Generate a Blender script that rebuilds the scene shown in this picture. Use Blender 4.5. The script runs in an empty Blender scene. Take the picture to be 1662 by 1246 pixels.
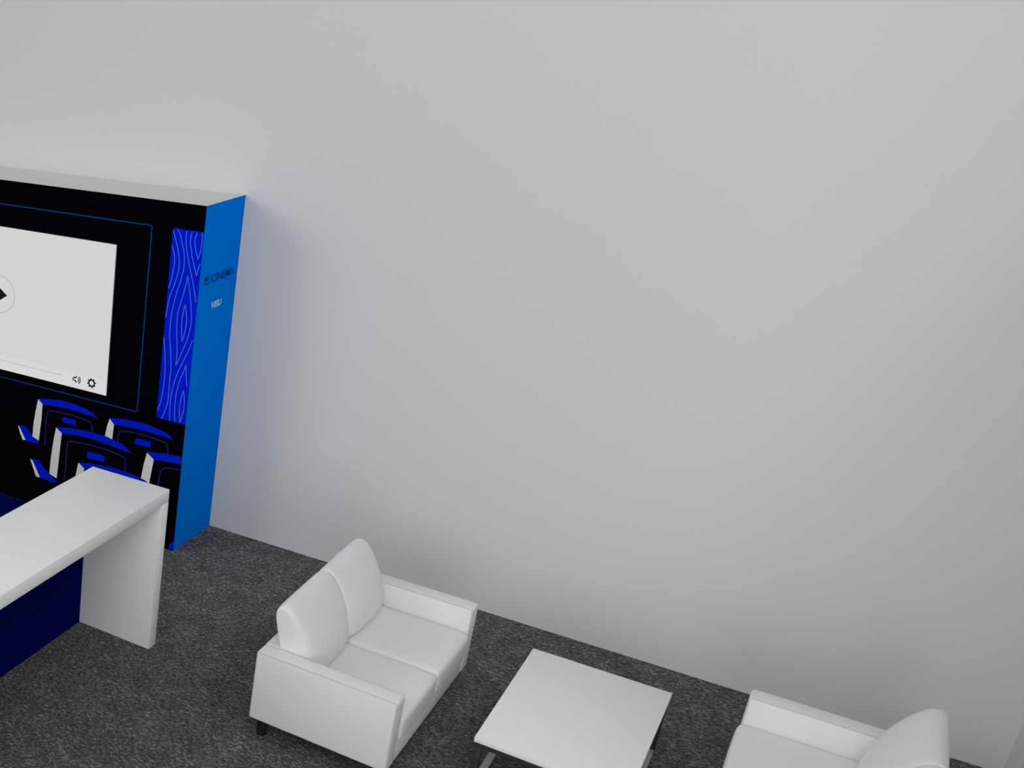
import bpy, bmesh, math
from mathutils import Vector, Matrix

scene = bpy.context.scene
COL = scene.collection

# ------------------------------------------------------------------ materials
def srgb(r, g, b):
    f = lambda c: (c / 12.92 if c <= .04045 else ((c + .055) / 1.055) ** 2.4)
    return (f(r / 255), f(g / 255), f(b / 255), 1)

def mat(name, col, rough=.5, spec=.5, metal=0.0, noise=0.0, nscale=40, bump=0.0, bscale=200):
    m = bpy.data.materials.new(name); m.use_nodes = True
    nt = m.node_tree; b = nt.nodes['Principled BSDF']
    b.inputs['Base Color'].default_value = col
    b.inputs['Roughness'].default_value = rough
    b.inputs['Specular IOR Level'].default_value = spec
    b.inputs['Metallic'].default_value = metal
    if noise or bump:
        tc = nt.nodes.new('ShaderNodeTexCoord')
    if noise:
        n = nt.nodes.new('ShaderNodeTexNoise'); n.inputs['Scale'].default_value = nscale
        n.inputs['Detail'].default_value = 3
        nt.links.new(tc.outputs['Object'], n.inputs['Vector'])
        r = nt.nodes.new('ShaderNodeValToRGB')
        r.color_ramp.elements[0].position = .3; r.color_ramp.elements[1].position = .7
        r.color_ramp.elements[0].color = tuple(c * (1 - noise) for c in col[:3]) + (1,)
        r.color_ramp.elements[1].color = tuple(min(1, c * (1 + noise)) for c in col[:3]) + (1,)
        nt.links.new(n.outputs['Fac'], r.inputs['Fac'])
        nt.links.new(r.outputs['Color'], b.inputs['Base Color'])
    if bump:
        n2 = nt.nodes.new('ShaderNodeTexNoise'); n2.inputs['Scale'].default_value = bscale
        n2.inputs['Detail'].default_value = 2
        nt.links.new(tc.outputs['Object'], n2.inputs['Vector'])
        bp = nt.nodes.new('ShaderNodeBump'); bp.inputs['Strength'].default_value = bump
        bp.inputs['Distance'].default_value = .004
        nt.links.new(n2.outputs['Fac'], bp.inputs['Height'])
        nt.links.new(bp.outputs['Normal'], b.inputs['Normal'])
    return m

def carpet_mat():
    m = bpy.data.materials.new('grey_carpet'); m.use_nodes = True
    nt = m.node_tree; b = nt.nodes['Principled BSDF']
    b.inputs['Roughness'].default_value = .95
    b.inputs['Specular IOR Level'].default_value = .05
    tc = nt.nodes.new('ShaderNodeTexCoord')
    mp = nt.nodes.new('ShaderNodeMapping'); mp.inputs['Rotation'].default_value = (0, 0, .5)
    mp.inputs['Scale'].default_value = (1.0, 1.5, 1)
    nt.links.new(tc.outputs['Object'], mp.inputs['Vector'])
    n = nt.nodes.new('ShaderNodeTexNoise'); n.inputs['Scale'].default_value = 47
    n.inputs['Detail'].default_value = 2.5; n.inputs['Roughness'].default_value = .65
    n.inputs['Distortion'].default_value = .8
    nt.links.new(mp.outputs['Vector'], n.inputs['Vector'])
    n3 = nt.nodes.new('ShaderNodeTexNoise'); n3.inputs['Scale'].default_value = 7
    n3.inputs['Detail'].default_value = 3
    nt.links.new(tc.outputs['Object'], n3.inputs['Vector'])
    mx = nt.nodes.new('ShaderNodeMix'); mx.data_type = 'FLOAT'; mx.inputs[0].default_value = .16
    nt.links.new(n.outputs['Fac'], mx.inputs[2]); nt.links.new(n3.outputs['Fac'], mx.inputs[3])
    r = nt.nodes.new('ShaderNodeValToRGB')
    e = r.color_ramp.elements
    e[0].position = .30; e[0].color = CARPET_DARK
    e[1].position = .72; e[1].color = CARPET_LIGHT
    k = e.new(.5); k.color = CARPET_MID
    nt.links.new(mx.outputs[0], r.inputs['Fac'])
    nt.links.new(r.outputs['Color'], b.inputs['Base Color'])
    bp = nt.nodes.new('ShaderNodeBump'); bp.inputs['Strength'].default_value = .5
    bp.inputs['Distance'].default_value = .004
    nt.links.new(n.outputs['Fac'], bp.inputs['Height'])
    nt.links.new(bp.outputs['Normal'], b.inputs['Normal'])
    return m

CARPET_DARK = (.028, .027, .028, 1)
CARPET_MID = (.092, .089, .089, 1)
CARPET_LIGHT = (.35, .34, .33, 1)

M = {}
M['wall'] = mat('matte_white_wall', (.67, .67, .67, 1), .9, .1, noise=.003, nscale=3)
M['carpet'] = carpet_mat()
M['white'] = mat('white_laminate', (.83, .83, .825, 1), .45, .3, noise=.006, nscale=8)
M['counter'] = mat('white_counter_laminate', (.89, .89, .885, 1), .45, .3, noise=.005, nscale=8)
M['lid'] = mat('matte_grey_white_lid', (.71, .71, .70, 1), .8, .1, noise=.01, nscale=8)
M['leather'] = mat('white_leatherette', (.78, .78, .78, 1), .55, .3, noise=.01, nscale=6, bump=.05, bscale=420)
M['piping'] = mat('seam_shade_piping', (.58, .58, .58, 1), .6, .2, noise=.01, nscale=20)  # white piping greyed, so the seam shadow lines are painted into its colour
M['leg'] = mat('black_leg', (.012, .012, .012, 1), .5, .3, noise=.1, nscale=60)
M['steel'] = mat('black_steel', (.03, .03, .032, 1), .45, .4, noise=.06, nscale=50)
M['runner'] = mat('brushed_grey_metal', (.42, .42, .43, 1), .45, .4, noise=.05, nscale=60)
M['black'] = mat('black_print', (.0018, .0018, .0035, 1), .6, .0, noise=.1, nscale=5)
M['sideblue'] = mat('azure_print', (.0, .205, .83, 1), .6, .0, noise=.015, nscale=4)
M['royal'] = mat('royal_blue_print', (.0, .014, .68, 1), .6, .0, noise=.015, nscale=8)
M['line'] = mat('pale_blue_line', (.09, .17, .85, 1), .6, .0, noise=.01)
M['frameline'] = mat('azure_line', (.003, .065, .28, 1), .6, .0, noise=.01)
M['seatline'] = mat('indigo_line', (.016, .018, .20, 1), .6, .0, noise=.01)
M['printwhite'] = mat('white_print', (.78, .78, .78, 1), .6, .1, noise=.01)
M['navy'] = mat('navy_laminate', (.001, .005, .095, 1), .5, .0, noise=.03, nscale=5)
M['ink'] = mat('navy_ink', (.0, .062, .33, 1), .6, .0, noise=.02)
M['logo'] = mat('pale_logo_ink', (.36, .58, .80, 1), .6, .1, noise=.01)
M['icon'] = mat('dark_icon', (.012, .011, .012, 1), .6, .1, noise=.05)
M['greyline'] = mat('grey_icon_line', (.50, .50, .51, 1), .6, .1, noise=.01)
M['screenbody'] = mat('screen_body', (.5, .5, .5, 1), .5, .2, noise=.02)

def screen_mat(name, col, strength):
    m = bpy.data.materials.new(name); m.use_nodes = True
    nt = m.node_tree; b = nt.nodes['Principled BSDF']
    b.inputs['Base Color'].default_value = (.02, .02, .02, 1)
    b.inputs['Roughness'].default_value = .6
    b.inputs['Specular IOR Level'].default_value = .1
    b.inputs['Emission Color'].default_value = col
    b.inputs['Emission Strength'].default_value = strength
    return m
SCREEN_L = .675
M['screen'] = screen_mat('lit_screen_white', (1, 1, 1.003, 1), SCREEN_L)
M['screenring'] = screen_mat('lit_screen_grey', (1, 1, 1, 1), SCREEN_L * .75)
M['screenbar'] = screen_mat('lit_screen_bar', (1, 1, 1, 1), SCREEN_L * 1.05)

# ------------------------------------------------------------------ helpers
def link(name, bm, mats, parent=None, smooth=None, loc=None, norm=True):
    if norm: bmesh.ops.recalc_face_normals(bm, faces=bm.faces)
    me = bpy.data.meshes.new(name); bm.to_mesh(me); bm.free()
    for m in (mats if isinstance(mats, (list, tuple)) else [mats]): me.materials.append(m)
    if smooth is not None:
        me.polygons.foreach_set('use_smooth', [True] * len(me.polygons))
        me.set_sharp_from_angle(angle=math.radians(smooth))
    o = bpy.data.objects.new(name, me); COL.objects.link(o)
    if parent: o.parent = parent
    if loc: o.location = loc
    return o

def tag(o, label=None, cat=None, group=None, kind=None):
    if label: o['label'] = label
    if cat: o['category'] = cat
    if group: o['group'] = group
    if kind: o['kind'] = kind
    return o

def thing(name, label, cat, loc=(0, 0, 0), rz=0, group=None):
    o = bpy.data.objects.new(name, None); COL.objects.link(o)
    o.empty_display_size = .1
    o.location = loc; o.rotation_euler = (0, 0, rz)
    return tag(o, label, cat, group)

def box(bm, x0, x1, y0, y1, z0, z1, bevel=0, seg=2):
    r = bmesh.ops.create_cube(bm, size=1)
    for v in r['verts']:
        v.co = Vector(((x0 + x1) / 2 + v.co.x * (x1 - x0), (y0 + y1) / 2 + v.co.y * (y1 - y0), (z0 + z1) / 2 + v.co.z * (z1 - z0)))
    if bevel:
        ed = list({e for v in r['verts'] for e in v.link_edges})
        bmesh.ops.bevel(bm, geom=ed, offset=bevel, segments=seg, profile=.5, affect='EDGES')
    return bm

def boxobj(name, b, m, parent=None, bevel=0, seg=2, smooth=None):
    return link(name, box(bmesh.new(), *b, bevel, seg), m, parent, smooth)

def cushion(x0, x1, y0, y1, z0, z1, r, n=10, crown=0.0, front=0.0):
    """rounded cushion: gridded box mapped onto a rounded box, top crowned, front bulged"""
    bm = bmesh.new(); c = Vector(((x0 + x1) / 2, (y0 + y1) / 2, (z0 + z1) / 2))
    h = Vector(((x1 - x0) / 2, (y1 - y0) / 2, (z1 - z0) / 2))
    bmesh.ops.create_cube(bm, size=2)
    bmesh.ops.subdivide_edges(bm, edges=bm.edges[:], cuts=n, use_grid_fill=True)
    rr = min(r, min(h) * .98)
    def warp(t, hh):       # concentrate vertices near the rounded rim
        s = 1 if t >= 0 else -1
        return s * (1 - (1 - abs(t)) ** 1.6) * hh
    for v in bm.verts:
        u = v.co.copy()
        p = Vector([warp(u[i], h[i]) for i in range(3)])
        q = Vector([max(-h[i] + rr, min(h[i] - rr, p[i])) for i in range(3)])
        d = p - q
        if d.length > 1e-9: p = q + d.normalized() * rr
        fx = 1 - (p.x / h.x) ** 2; fy = 1 - (p.y / h.y) ** 2; fz = 1 - (p.z / h.z) ** 2
        if p.z > 0: p.z += crown * max(0, fx) ** .6 * max(0, fy) ** .6 * (p.z / h.z)
        if p.x > 0: p.x += front * max(0, fy) ** .6 * max(0, fz) ** .5 * (p.x / h.x)
        v.co = c + p
    return bm

def tube(bm, pts, r, n=8, closed=False):
    pts = [Vector(p) for p in pts]; rings = []
    N = len(pts)
    for i, p in enumerate(pts):
        a = pts[(i - 1) % N] if (closed or i > 0) else p
        b = pts[(i + 1) % N] if (closed or i < N - 1) else p
        t = (b - a).normalized()
        up = Vector((0, 0, 1)) if abs(t.z) < .9 else Vector((1, 0, 0))
        s = t.cross(up).normalized(); w = s.cross(t)
        rings.append([bm.verts.new(p + (s * math.cos(2 * math.pi * k / n) + w * math.sin(2 * math.pi * k / n)) * r) for k in range(n)])
    for i in range(N if closed else N - 1):
        A, B = rings[i], rings[(i + 1) % N]
        for k in range(n):
            bm.faces.new((A[k], A[(k + 1) % n], B[(k + 1) % n], B[k]))
    if not closed:
        bm.faces.new(rings[0][::-1]); bm.faces.new(rings[-1])
    return bm

# flat printed artwork lives in the display wall's face plane: (x, z) -> (x, y, z)
def poly2(bm, pts, y, mi=0):
    f = bm.faces.new([bm.verts.new((x, y, z)) for x, z in pts]); f.material_index = mi
    f.normal_update()
    if f.normal.y > 0: f.normal_flip()
    return f

def chaikin(p, it=2):
    for _ in range(it):
        q = [p[0]]
        for a, b in zip(p, p[1:]):
            q.append((a[0] * .75 + b[0] * .25, a[1] * .75 + b[1] * .25))
            q.append((a[0] * .25 + b[0] * .75, a[1] * .25 + b[1] * .75))
        q.append(p[-1]); p = q
    return p

def ribbon(bm, pts, w, y, mi=0, smooth=2):
    pts = chaikin(pts, smooth) if smooth else pts
    L, R = [], []
    for i, p in enumerate(pts):
        a = Vector(pts[max(0, i - 1)]); b = Vector(pts[min(len(pts) - 1, i + 1)])
        t = (b - a)
        if t.length < 1e-9: t = Vector((1, 0))
        t.normalize(); n = Vector((-t.y, t.x)) * w / 2
        L.append((p[0] + n.x, p[1] + n.y)); R.append((p[0] - n.x, p[1] - n.y))
    for i in range(len(pts) - 1):
        poly2(bm, [L[i], L[i + 1], R[i + 1], R[i]], y, mi)

# ------------------------------------------------------------------ the room
def struct(name, b, m):
    o = boxobj(name, b, m); return tag(o, kind='structure')

struct('floor', (-14, 10, -16, .12, -.12, 0), M['carpet'])
struct('wall_back', (-14, 4.64, 0, .12, 0, 5.2), M['wall'])
RIGHT_WALL_TOP = 4.0
struct('wall_right', (4.52, 4.64, -3.2, 0, 0, RIGHT_WALL_TOP), M['wall'])

# ------------------------------------------------------------------ display wall
D = .5665; H = 2.5; X0 = -3.258; TH = .07
dw = thing('display_wall', 'tall black exhibition display wall with bright blue end against the grey wall', 'display wall')

def prism_xy(pts, z0, z1):
    bm = bmesh.new()
    lo = [bm.verts.new((x, y, z0)) for x, y in pts]; hi = [bm.verts.new((x, y, z1)) for x, y in pts]
    bm.faces.new(lo[::-1]); bm.faces.new(hi)
    n = len(pts)
    for i in range(n):
        bm.faces.new((lo[i], lo[(i + 1) % n], hi[(i + 1) % n], hi[i]))
    return bm

bm = prism_xy([(X0, -D), (0, -D), (-TH, -D + TH), (X0 + TH, -D + TH)], 0, H)
bmesh.ops.recalc_face_normals(bm, faces=bm.faces)
for f in bm.faces: f.material_index = 1 if f.normal.y < -.9 else 0
link('front_panel', bm, [M['lid'], M['black']], dw)
for nm, xs, sx in (('side_panel', 0, -1), ('side_panel', X0, 1)):
    bm = prism_xy([(xs, -D), (xs, -.004), (xs + sx * TH, -.004), (xs + sx * TH, -D + TH)], 0, H)
    bmesh.ops.recalc_face_normals(bm, faces=bm.faces)
    for f in bm.faces: f.material_index = 1 if f.normal.x * -sx > .9 else 0
    o = link(nm, bm, [M['lid'], M['sideblue']], dw)
    o['label'] = 'bright blue end panel'

boxobj('top_panel', (X0 + TH + .0005, -TH - .0005, -D + TH + .0005, -.004, H - .024, H - .008), M['lid'], dw)['label'] = 'white lid between the panels'
Y1 = -D - .0015; Y2 = -D - .0025; Y3 = -D - .0035; Y4 = -D - .0045; Y5 = -D - .0055; Y6 = -D - .0065; Y7 = -D - .0075

# thin blue outline round the screen
bm = bmesh.new(); fx0, fx1, fz0, fz1 = -2.878, -.380, .985, 2.328; w = .0068
for r in ((fx0, fx1, fz1 - w, fz1), (fx0, fx1, fz0, fz0 + w), (fx0, fx0 + w, fz0, fz1), (fx1 - w, fx1, fz0, fz1)):
    poly2(bm, [(r[0], r[2]), (r[1], r[2]), (r[1], r[3]), (r[0], r[3])], Y1)
link('outline_frame', bm, M['frameline'], dw, norm=False)['label'] = 'thin blue outline round the screen'

# royal blue strip with wood-grain lines
bm = bmesh.new(); poly2(bm, [(-.227, .985), (-.0005, .985), (-.0005, 2.329), (-.227, 2.329)], Y1)
strip = link('pattern_strip', bm, M['royal'], dw, norm=False)
strip['label'] = 'royal blue strip with wavy wood grain lines'
GRAIN = {
'a': [(-0.223, 2.313), (-0.206, 2.271), (-0.186, 2.223), (-0.172, 2.174), (-0.159, 2.131), (-0.156, 2.074), (-0.161, 2.033), (-0.174, 1.974), (-0.188, 1.925), (-0.208, 1.864), (-0.217, 1.797), (-0.222, 1.714)],
'b': [(-0.19, 2.329), (-0.164, 2.282), (-0.15, 2.234), (-0.133, 2.191), (-0.124, 2.147), (-0.119, 2.08), (-0.129, 2.021), (-0.139, 1.974), (-0.155, 1.913), (-0.168, 1.847), (-0.176, 1.799), (-0.183, 1.739), (-0.184, 1.651), (-0.18, 1.576), (-0.167, 1.515), (-0.155, 1.44), (-0.147, 1.352), (-0.151, 1.292), (-0.148, 1.208), (-0.148, 1.149), (-0.154, 1.094), (-0.167, 1.038), (-0.186, 0.986)],
'c': [(-0.222, 2.212), (-0.202, 2.164), (-0.193, 2.114), (-0.193, 2.086), (-0.199, 2.039), (-0.204, 1.986), (-0.219, 1.92)],
'd': [(-0.125, 2.321), (-0.126, 2.27), (-0.117, 2.21), (-0.102, 2.162), (-0.088, 2.113), (-0.073, 2.07), (-0.061, 2.032), (-0.049, 2.0), (-0.036, 1.956), (-0.023, 1.907), (-0.012, 1.857)],
'e': [(-0.085, 2.32), (-0.094, 2.291), (-0.093, 2.247), (-0.079, 2.199), (-0.067, 2.15), (-0.051, 2.107), (-0.033, 2.059), (-0.025, 2.032)],
'e2': [(-0.025, 2.032), (-0.018, 2.084), (-0.008, 2.12)],
'f': [(-0.049, 2.32), (-0.06, 2.285), (-0.059, 2.246), (-0.045, 2.198), (-0.027, 2.144)],
'f2': [(-0.027, 2.144), (-0.018, 2.174), (-0.01, 2.22), (-0.008, 2.265), (-0.011, 2.325)],
'g': [(-0.116, 1.39), (-0.111, 1.462), (-0.12, 1.55), (-0.13, 1.617), (-0.137, 1.694), (-0.136, 1.777), (-0.122, 1.832), (-0.109, 1.892), (-0.092, 1.97), (-0.089, 2.033)],
'g2': [(-0.089, 2.033), (-0.074, 1.973), (-0.058, 1.912), (-0.049, 1.85), (-0.037, 1.8), (-0.029, 1.714), (-0.034, 1.667), (-0.042, 1.615), (-0.054, 1.569), (-0.07, 1.522), (-0.085, 1.474), (-0.101, 1.426), (-0.116, 1.39)],
'h': [(-0.085, 1.569), (-0.096, 1.655), (-0.1, 1.701), (-0.097, 1.766), (-0.088, 1.832)],
'h2': [(-0.088, 1.832), (-0.073, 1.776), (-0.063, 1.714), (-0.068, 1.667), (-0.075, 1.609), (-0.085, 1.569)],
'a2': [(-0.224, 1.573), (-0.209, 1.493), (-0.199, 1.412), (-0.19, 1.303), (-0.192, 1.237), (-0.196, 1.164), (-0.207, 1.095), (-0.222, 1.038)],
'i': [(-0.009, 1.597), (-0.024, 1.537), (-0.045, 1.476), (-0.069, 1.42), (-0.088, 1.364), (-0.109, 1.302), (-0.12, 1.24), (-0.128, 1.18), (-0.13, 1.133), (-0.129, 1.067), (-0.123, 0.99)],
'j': [(-0.083, 0.988), (-0.089, 1.043), (-0.095, 1.122), (-0.092, 1.188), (-0.083, 1.249), (-0.069, 1.317), (-0.048, 1.373), (-0.036, 1.42)],
'j2': [(-0.036, 1.42), (-0.033, 1.357), (-0.024, 1.301), (-0.016, 1.264)],
'k': [(-0.043, 0.988), (-0.051, 1.033), (-0.058, 1.104), (-0.053, 1.158), (-0.04, 1.232)],
'k2': [(-0.04, 1.232), (-0.027, 1.183), (-0.021, 1.106), (-0.031, 1.038), (-0.043, 0.988)],
}
bm = bmesh.new()
for p in GRAIN.values(): ribbon(bm, p, .0058, Y2)
link('grain_lines', bm, M['line'], strip, norm=False)['label'] = 'pale blue wavy lines'

# printed cinema seats (flat artwork on the black face)
S1 = dict(white=[(-1.236, .887), (-1.194, .855), (-1.198, .725), (-1.213, .551), (-1.274, .571), (-1.269, .675), (-1.253, .796)],
  blue=[(-1.236, .89), (-1.153, .906), (-1.039, .924), (-.919, .923), (-.814, .911), (-.744, .893), (-.707, .856), (-.762, .864), (-.867, .87), (-.972, .873), (-1.079, .867), (-1.192, .852)],
  arm=[(-1.406, .63), (-1.346, .642), (-1.307, .606), (-1.268, .57), (-1.212, .538), (-1.235, .52), (-1.336, .519), (-1.369, .57)],
  armw=[(-1.413, .625), (-1.402, .622), (-1.337, .525), (-1.363, .518), (-1.392, .571)],
  line=[(-1.154, .527), (-1.158, .67), (-1.148, .808), (-1.119, .823), (-.97, .832), (-.864, .827), (-.773, .821), (-.752, .81), (-.743, .737)],
  plq=[(-1.01, .797), (-.89, .801), (-.884, .755), (-1.008, .756)])
S2 = dict(white=[(-1.06, .699), (-1.007, .666), (-1.016, .516), (-1.031, .284), (-1.1, .304), (-1.093, .443), (-1.077, .59)],
  blue=[(-1.06, .703), (-.937, .725), (-.786, .741), (-.624, .739), (-.491, .718), (-.395, .664), (-.46, .665), (-.593, .679), (-.728, .687), (-.865, .683), (-1.006, .662)],
  arm=[(-1.27, .382), (-1.212, .391), (-1.142, .331), (-1.097, .301), (-1.022, .253), (-1.072, .242), (-1.185, .249)],
  armw=[(-1.285, .378), (-1.262, .371), (-1.185, .249), (-1.223, .246)],
  line=[(-.962, .271), (-.954, .429), (-.955, .603), (-.931, .622), (-.779, .636), (-.59, .636), (-.469, .619), (-.449, .606), (-.437, .48)],
  plq=[(-.775, .583), (-.623, .584), (-.619, .532), (-.774, .524)])
S3 = dict(white=[(-.602, .883), (-.563, .847), (-.569, .741), (-.575, .60), (-.640, .62), (-.631, .743), (-.62, .82)],
  blue=[(-.603, .888), (-.48, .909), (-.353, .917), (-.226, .907), (-.125, .885), (-.078, .85), (-.147, .856), (-.284, .862), (-.412, .86), (-.56, .847)],
  line=[(-.525, .60), (-.522, .747), (-.517, .797), (-.505, .812), (-.409, .827), (-.281, .827), (-.155, .818), (-.123, .809), (-.113, .734), (-.113, .66)],
  plq=[(-.377, .79), (-.253, .793), (-.251, .745), (-.382, .741)])
S4 = dict(white=[(-.276, .702), (-.218, .663), (-.236, .499), (-.25, .28), (-.318, .30), (-.306, .504), (-.294, .612)],
  blue=[(-.277, .708), (-.147, .731), (-.004, .745), (-.004, .686), (-.08, .68), (-.218, .663)],
  line=[(-.175, .28), (-.168, .482), (-.159, .588), (-.137, .621), (-.076, .636), (-.004, .644)])
S5 = {k: [(x + .216, z - .231) for x, z in v] for k, v in S2.items()}
S5['line'] = [(x, max(z, .05)) for x, z in S5['line']]

def printed_seat(S, y, body):
    bm = bmesh.new()
    if body: poly2(bm, body, y, 2)
    if 'line' in S: ribbon(bm, S['line'], .009, y - .0003, 3, 1)
    poly2(bm, S['blue'], y - .0004, 0)
    poly2(bm, S['white'], y - .0006, 1)
    if 'arm' in S: poly2(bm, S['arm'], y - .0004, 0); poly2(bm, S['armw'], y - .0006, 1)
    if 'plq' in S:
        c = (sum(p[0] for p in S['plq']) / 4, sum(p[1] for p in S['plq']) / 4)
        q = S['plq'] + [S['plq'][0]]; r = []
        for i in range(4):
            a, b = q[i], q[i + 1]
            for t in (.1, .9): r.append((a[0] + (b[0] - a[0]) * t, a[1] + (b[1] - a[1]) * t))
        poly2(bm, r, y - .0004, 0)
    return link('printed_seat', bm, [M['royal'], M['printwhite'], M['black'], M['seatline']], dw, norm=False)

printed_seat(S1, Y1, None)
printed_seat(S3, Y1, None)
printed_seat(S2, Y2, [(-1.03, .30), (-1.005, .663), (-.865, .684), (-.593, .68), (-.40, .664), (-.40, .36), (-.6, .30)])
printed_seat(S4, Y2, [(-.25, .28), (-.217, .664), (-.08, .681), (-.004, .686), (-.004, .28)])
printed_seat(S5, Y3, [(-.815, .06), (-.79, .43), (-.65, .452), (-.377, .448), (-.18, .432), (-.18, .06)])
bm = bmesh.new(); poly2(bm, [(-.040, .004), (-.034, .05), (-.010, .07), (-.004, .066), (-.004, .004)], Y1)
link('printed_armrest', bm, M['royal'], dw, norm=False)

# lettering on the blue end panel
def text(name, body, size, m, parent, origin, extr=.0004, sx=1.0, bold=0.0, shear=0.0, space=1.0):
    cu = bpy.data.curves.new(name, 'FONT'); cu.body = body; cu.size = size; cu.extrude = extr
    cu.offset = bold; cu.shear = shear; cu.space_character = space
    o = bpy.data.objects.new(name, cu); COL.objects.link(o)
    bpy.context.view_layer.update()
    me = bpy.data.meshes.new_from_object(o.evaluated_get(bpy.context.evaluated_depsgraph_get()))
    bpy.data.objects.remove(o); bpy.data.curves.remove(cu)
    x0 = min(v.co.x for v in me.vertices)
    for v in me.vertices: v.co.x -= x0
    W = max(v.co.x for v in me.vertices)
    mt = Matrix.Translation(origin) @ Matrix(((0, 0, 1, 0), (1, 0, 0, 0), (0, 1, 0, 0), (0, 0, 0, 1)))
    for v in me.vertices: v.co.x *= sx / W      # sx = finished width in metres
    me.transform(mt)
    me.name = name; me.materials.clear(); me.materials.append(m)
    o = bpy.data.objects.new(name, me); COL.objects.link(o); o.parent = parent
    return o
XS = .0012
small = text('small_lettering', 'MY', .050, M['ink'], dw, (XS, -.495, 1.982), sx=.085, bold=.0012)
small['label'] = 'small dark blue letters MY with a bar below'
bm = bmesh.new(); f = bm.faces.new([bm.verts.new((XS + .0004, y, z)) for y, z in ((-.495, 1.962), (-.41, 1.962), (-.41, 1.970), (-.495, 1.970))])
link('underline', bm, M['ink'], small)
text('name_lettering', 'CINEMA', .076, M['ink'], dw, (XS, -.392, 1.963), sx=.335, bold=.0016)['label'] = 'dark blue letters CINEMA'
text('logo_lettering', 'VISU', .060, M['logo'], dw, (XS, -.362, 1.775), sx=.155, bold=.003, shear=.1)['label'] = 'small pale lettering'

# ------------------------------------------------------------------ screen hung on the display wall
sx0, sx1, sz0, sz1 = -2.616, -.642, 1.054, 2.159
scr = thing('video_screen', 'large white lit video screen with play button on the black display wall', 'screen', (-1.629, -D, 1.054))
off = Vector((1.629, D, -1.054))
def slink(name, bm, m, **k):
    bmesh.ops.translate(bm, vec=off, verts=bm.verts); return link(name, bm, m, scr, **k)
ys = -D - .010
bm = box(bmesh.new(), sx0, sx1, ys, -D - .0005, sz0, sz1)
bmesh.ops.recalc_face_normals(bm, faces=bm.faces)
for f in bm.faces: f.material_index = 1 if f.normal.y < -.9 else 0
slink('screen_panel', bm, [M['screenbody'], M['screen']])
bm = bmesh.new(); poly2(bm, [(sx0, sz0), (sx1, sz0), (sx1, 1.168), (sx0, 1.168)], ys - .0004)
slink('control_bar', bm, M['screenbar'], norm=False)['label'] = 'lighter control bar along the bottom'
cx, cz = -1.629, 1.645
bm = bmesh.new()
circ = [(cx + .1425 * math.cos(t * math.pi / 32), cz + .1425 * math.sin(t * math.pi / 32)) for t in range(65)]
ribbon(bm, circ, .009, ys - .001, 0, 0)
slink('button_ring', bm, M['screenring'], norm=False)
bm = bmesh.new(); poly2(bm, [(-1.554, 1.645), (-1.670, 1.725), (-1.670, 1.565)], ys - .001)
slink('play_triangle', bm, M['icon'], norm=False)['label'] = 'black play triangle'
bm = bmesh.new(); poly2(bm, [(-2.35, 1.1245), (-1.022, 1.1245), (-1.022, 1.1305), (-2.35, 1.1305)], ys - .001)
slink('progress_line', bm, M['screenring'], norm=False)
bm = bmesh.new(); vx, vz = -.902, 1.122
ribbon(bm, [(vx + .004, vz + .024), (vx - .010, vz + .010), (vx - .026, vz + .010), (vx - .026, vz - .010), (vx - .010, vz - .010), (vx + .004, vz - .024)], .011, ys - .001, 0, 0)
for rr in (.024, .038):
    ribbon(bm, [(vx + rr * math.cos(a) * .9, vz + rr * math.sin(a)) for a in [-.8 + .2 * k for k in range(9)]], .008, ys - .001, 0, 0)
slink('volume_icon', bm, M['icon'], norm=False)['label'] = 'dark loudspeaker icon'
bm = bmesh.new(); gx, gz = -.769, 1.122
ribbon(bm, [(gx + .024 * math.cos(t * math.pi / 12), gz + .024 * math.sin(t * math.pi / 12)) for t in range(25)], .013, ys - .001, 0, 0)
for k in range(8):
    a = k * math.pi / 4 + .2
    ribbon(bm, [(gx + .029 * math.cos(a), gz + .029 * math.sin(a)), (gx + .038 * math.cos(a), gz + .038 * math.sin(a))], .011, ys - .001, 0, 0)
slink('gear_icon', bm, M['icon'], norm=False)['label'] = 'dark gear icon'

# navy mat on the floor before the display wall
bm = box(bmesh.new(), X0, -.95, -1.70, -D - .012, .0, .006)
tag(link('floor_mat', bm, M['navy']), 'dark navy mat on the floor between the display wall and the white counter', 'mat')

# ------------------------------------------------------------------ counter
CX0, CX1, CY1, CY0, CT, TT = .0045, .536, -1.776, -4.30, 1.06, .08
ct = thing('bar_counter', 'long white bar height counter with navy back panel beside the display wall', 'counter', ((CX0 + CX1) / 2, CY1, 0))
co = Vector((-(CX0 + CX1) / 2, -CY1, 0))
def clink(name, b, m, bev=.0025):
    bm = box(bmesh.new(), *b, bev, 2); bmesh.ops.translate(bm, vec=co, verts=bm.verts)
    return link(name, bm, m, ct, smooth=40)
clink('counter_top', (CX0, CX1, CY0, CY1, CT - TT, CT), M['counter'])
clink('end_panel', (CX0, CX1, CY1 - .082, CY1, 0, CT - TT), M['counter'], .0015)
clink('end_panel', (CX0, CX1, CY0, CY0 + .082, 0, CT - TT), M['counter'], .0015)
clink('back_panel', (CX0 + .002, CX0 + .024, CY0 + .082, CY1 - .082, 0, CT - TT), M['navy'], .0)['label'] = 'navy blue back panel'

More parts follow.
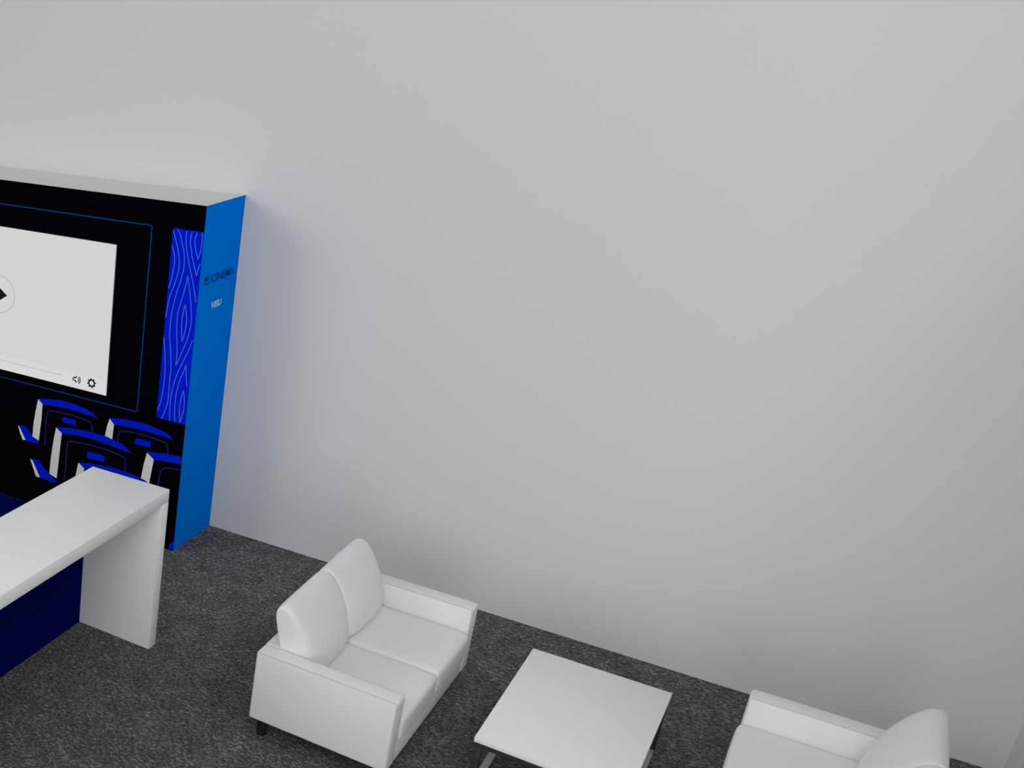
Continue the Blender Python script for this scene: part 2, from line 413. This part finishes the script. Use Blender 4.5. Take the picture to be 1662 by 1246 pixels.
# ------------------------------------------------------------------ coffee table
TX0, TX1, TY0, TY1, TZ = 2.440, 3.115, -2.035, -.956, .3617
tb = thing('coffee_table', 'low white rectangular coffee table on dark metal frame between two white sofas', 'coffee table', ((TX0 + TX1) / 2, (TY0 + TY1) / 2, 0))
to = Vector((-(TX0 + TX1) / 2, -(TY0 + TY1) / 2, 0))
def tlink(name, b, m, bev=.002):
    bm = box(bmesh.new(), *b, bev, 2); bmesh.ops.translate(bm, vec=to, verts=bm.verts)
    return link(name, bm, m, tb, smooth=40)
tlink('tabletop', (TX0, TX1, TY0, TY1, TZ - .030, TZ), M['white'], .0015)
zt = TZ - .030; lw = .036
for x in (TX0 + .004, TX1 - .004 - lw):
    for y in (TY0 + .006, TY1 - .006 - .03):
        tlink('leg', (x, x + lw, y, y + .03, .0, zt - .03), M['steel'])
    tlink('side_rail', (x, x + lw, TY0 + .006, TY1 - .006, zt - .03, zt), M['steel'])
    r = tlink('floor_runner', (x + .001, x + lw - .001, TY0 + .036, TY1 - .036, .0, .018), M['runner']); r['label'] = 'light grey metal floor runner'
for y in (TY0 + .006, TY1 - .036):
    tlink('cross_rail', (TX0 + .004 + lw, TX1 - .004 - lw, y, y + .03, zt - .03, zt), M['steel'])

# ------------------------------------------------------------------ sofas
SD, SW, AW, AH, SB = .744, .660, .108, .53, .112     # depth, half width, arm width, arm height, underside
BACK = [(.092, .385), (.092, .50), (.058, .62), (.033, .71), (.030, .758), (.055, .783), (.096, .780), (.140, .754), (.186, .690), (.226, .612), (.252, .52), (.270, .44), (.268, .392), (.18, .385)]

def back_cushion(y0, y1, flip=False):
    bm = bmesh.new(); rings = []
    c = Vector((sum(p[0] for p in BACK) / len(BACK), sum(p[1] for p in BACK) / len(BACK)))
    T = [(-1, .45), (-.985, .66), (-.94, .82), (-.86, .92), (-.72, .97), (-.45, 1.0), (0, 1.0), (.45, 1.0), (.72, .985), (.9, .965), (.985, .90), (1, .62)]
    if flip: T = [(-t, q) for t, q in T[::-1]]
    for t, s in T:
        y = (y0 + y1) / 2 + t * (y1 - y0) / 2
        bul = (1 - t * t)
        ring = []
        for x, z in BACK:
            hz = (z - .385) / .38
            spine = .085 + .03 * (1 - hz)
            px = x; pz = z
            px = spine + (x - spine) * (s if x > spine else 1 - (1 - s) * .12)
            pz = .385 + (z - .385) * (1 - (1 - s) * .10)
            if x > spine: px += .030 * bul * math.sin(math.pi * min(1, max(0, .15 + hz * .75)))
            ring.append(bm.verts.new((px, y, pz)))
        rings.append(ring)
    n = len(BACK)
    for a, b in zip(rings, rings[1:]):
        for k in range(n): bm.faces.new((a[k], a[(k + 1) % n], b[(k + 1) % n], b[k]))
    for ring, fl in ((rings[0], 1), (rings[-1], 0)):
        cc = bm.verts.new(sum((v.co for v in ring), Vector()) / n)
        for k in range(n):
            bm.faces.new((ring[k], ring[(k + 1) % n], cc))
    bmesh.ops.recalc_face_normals(bm, faces=bm.faces)
    return bm

def make_sofa(label, loc, rz):
    t = thing('sofa', label, 'sofa', loc, rz, 'white two-seat sofas')
    for s in (-1, 1):
        ya, yb = sorted((s * SW, s * (SW - AW)))
        a = boxobj('armrest', (0, SD, ya, yb, SB, AH), M['leather'], t, .014, 4, 50)
        yo, yi = s * (SW - .005), s * (SW - AW + .005)
        bm = bmesh.new(); r = .0045
        for y in (yo, yi):
            z0 = SB + .01 if y == yo else .245
            tube(bm, [(.012, y, AH - .005), (SD - .018, y, AH - .005), (SD - .008, y, AH - .008), (SD - .005, y, AH - .018), (SD - .005, y, z0)], r)
        link('piping', bm, M['piping'], a, smooth=60)
    boxobj('back_frame', (0, .088, -(SW - AW) + .0, SW - AW, SB, AH), M['leather'], t, .012, 4, 50)
    boxobj('base_rail', (.088, SD - .004, -(SW - AW), SW - AW, SB, .236), M['leather'], t, .006, 3, 50)
    g = .0025; inner = SW - AW
    for s in (-1, 1):
        ya, yb = sorted((s * g, s * (inner - g)))
        link('seat_cushion', cushion(.090, SD + .010, ya, yb, .2365, .386, .030, 12, .010, .006), M['leather'], t, smooth=60)
        c = link('back_cushion', back_cushion(ya, yb, s > 0), M['leather'], t, smooth=80)
        md = c.modifiers.new('rounding', 'SUBSURF'); md.levels = 2; md.render_levels = 2
    for x in (.062, SD - .062):
        for s in (-1, 1):
            bm = bmesh.new()
            rr = bmesh.ops.create_cone(bm, cap_ends=True, segments=20, radius1=.024, radius2=.030, depth=SB)
            bmesh.ops.translate(bm, vec=(x, s * (SW - .062), SB / 2), verts=bm.verts)
            link('leg', bm, M['leg'], t, smooth=40)
    return t
make_sofa('white two-seat sofa facing right, beside the white counter', (1.378, -1.613, 0), 0)
make_sofa('white two-seat sofa facing left, cut off at the lower right by the wall corner', (4.169, -1.613, 0), math.pi)

# ------------------------------------------------------------------ light
wd = bpy.data.worlds.new('hall_light'); scene.world = wd; wd.use_nodes = True
bg = wd.node_tree.nodes['Background']
bg.inputs['Color'].default_value = (1.0, 1.0, 1.0, 1); bg.inputs['Strength'].default_value = .277

def area(name, loc, target, size, power, col=(1, 1, 1), sy=None):
    l = bpy.data.lights.new(name, 'AREA'); l.size = size; l.energy = power; l.color = col
    if sy: l.shape = 'RECTANGLE'; l.size_y = sy
    o = bpy.data.objects.new(name, l); COL.objects.link(o); o.location = loc
    o.rotation_euler = (Vector(target) - Vector(loc)).to_track_quat('-Z', 'Y').to_euler()
    return o
area('key_fill_lamp', (8.6, -3.5, 12.5), (1.5, -1.0, 1.0), 2.2, 190)
area('key_fill_lamp', (-1.5, -14.0, 6.5), (1.5, 0.0, 1.2), 15.0, 200, (1, 1, 1), 5.0)  # added wide frontal fill, evens the back wall and softens sofa shadows
area('key_fill_lamp', (-11.0, -12.0, 8.0), (2.0, -1.0, 1.0), 7.0, 720, (.975, .983, 1.0))  # added fill from far left, lifts the walls and tops evenly
area('key_fill_lamp', (4.0, -8.5, 7.0), (4.2, 0.0, 0.6), 5.0, 215)  # added fill to brighten the lower right of the back wall
area('key_fill_lamp', (6.0, -12.0, 2.0), (0.5, -1.5, 0.5), 5.0, 270)  # added low fill that reaches the end panel under the counter

# ------------------------------------------------------------------ camera
cam = bpy.data.cameras.new('camera'); co_ = bpy.data.objects.new('camera', cam); COL.objects.link(co_)
co_.location = (3.397, -7.462, 3.8293)
co_.rotation_euler = (math.radians(90 - 22.0291), 0, math.radians(40.8977))
cam.sensor_width = 36; cam.sensor_fit = 'HORIZONTAL'
cam.lens = 1854.0339 / 1662 * 36
cam.shift_x = (831 + 152.3761) / 1662
cam.shift_y = (724.7659 - 623) / 1662
cam.clip_start = .05; cam.clip_end = 200
scene.camera = co_

vs = scene.view_settings
scene.display_settings.display_device = 'sRGB'
vs.view_transform = 'Standard'; vs.look = 'None'; vs.gamma = 1; vs.exposure = -0.1
vs.use_curve_mapping = False
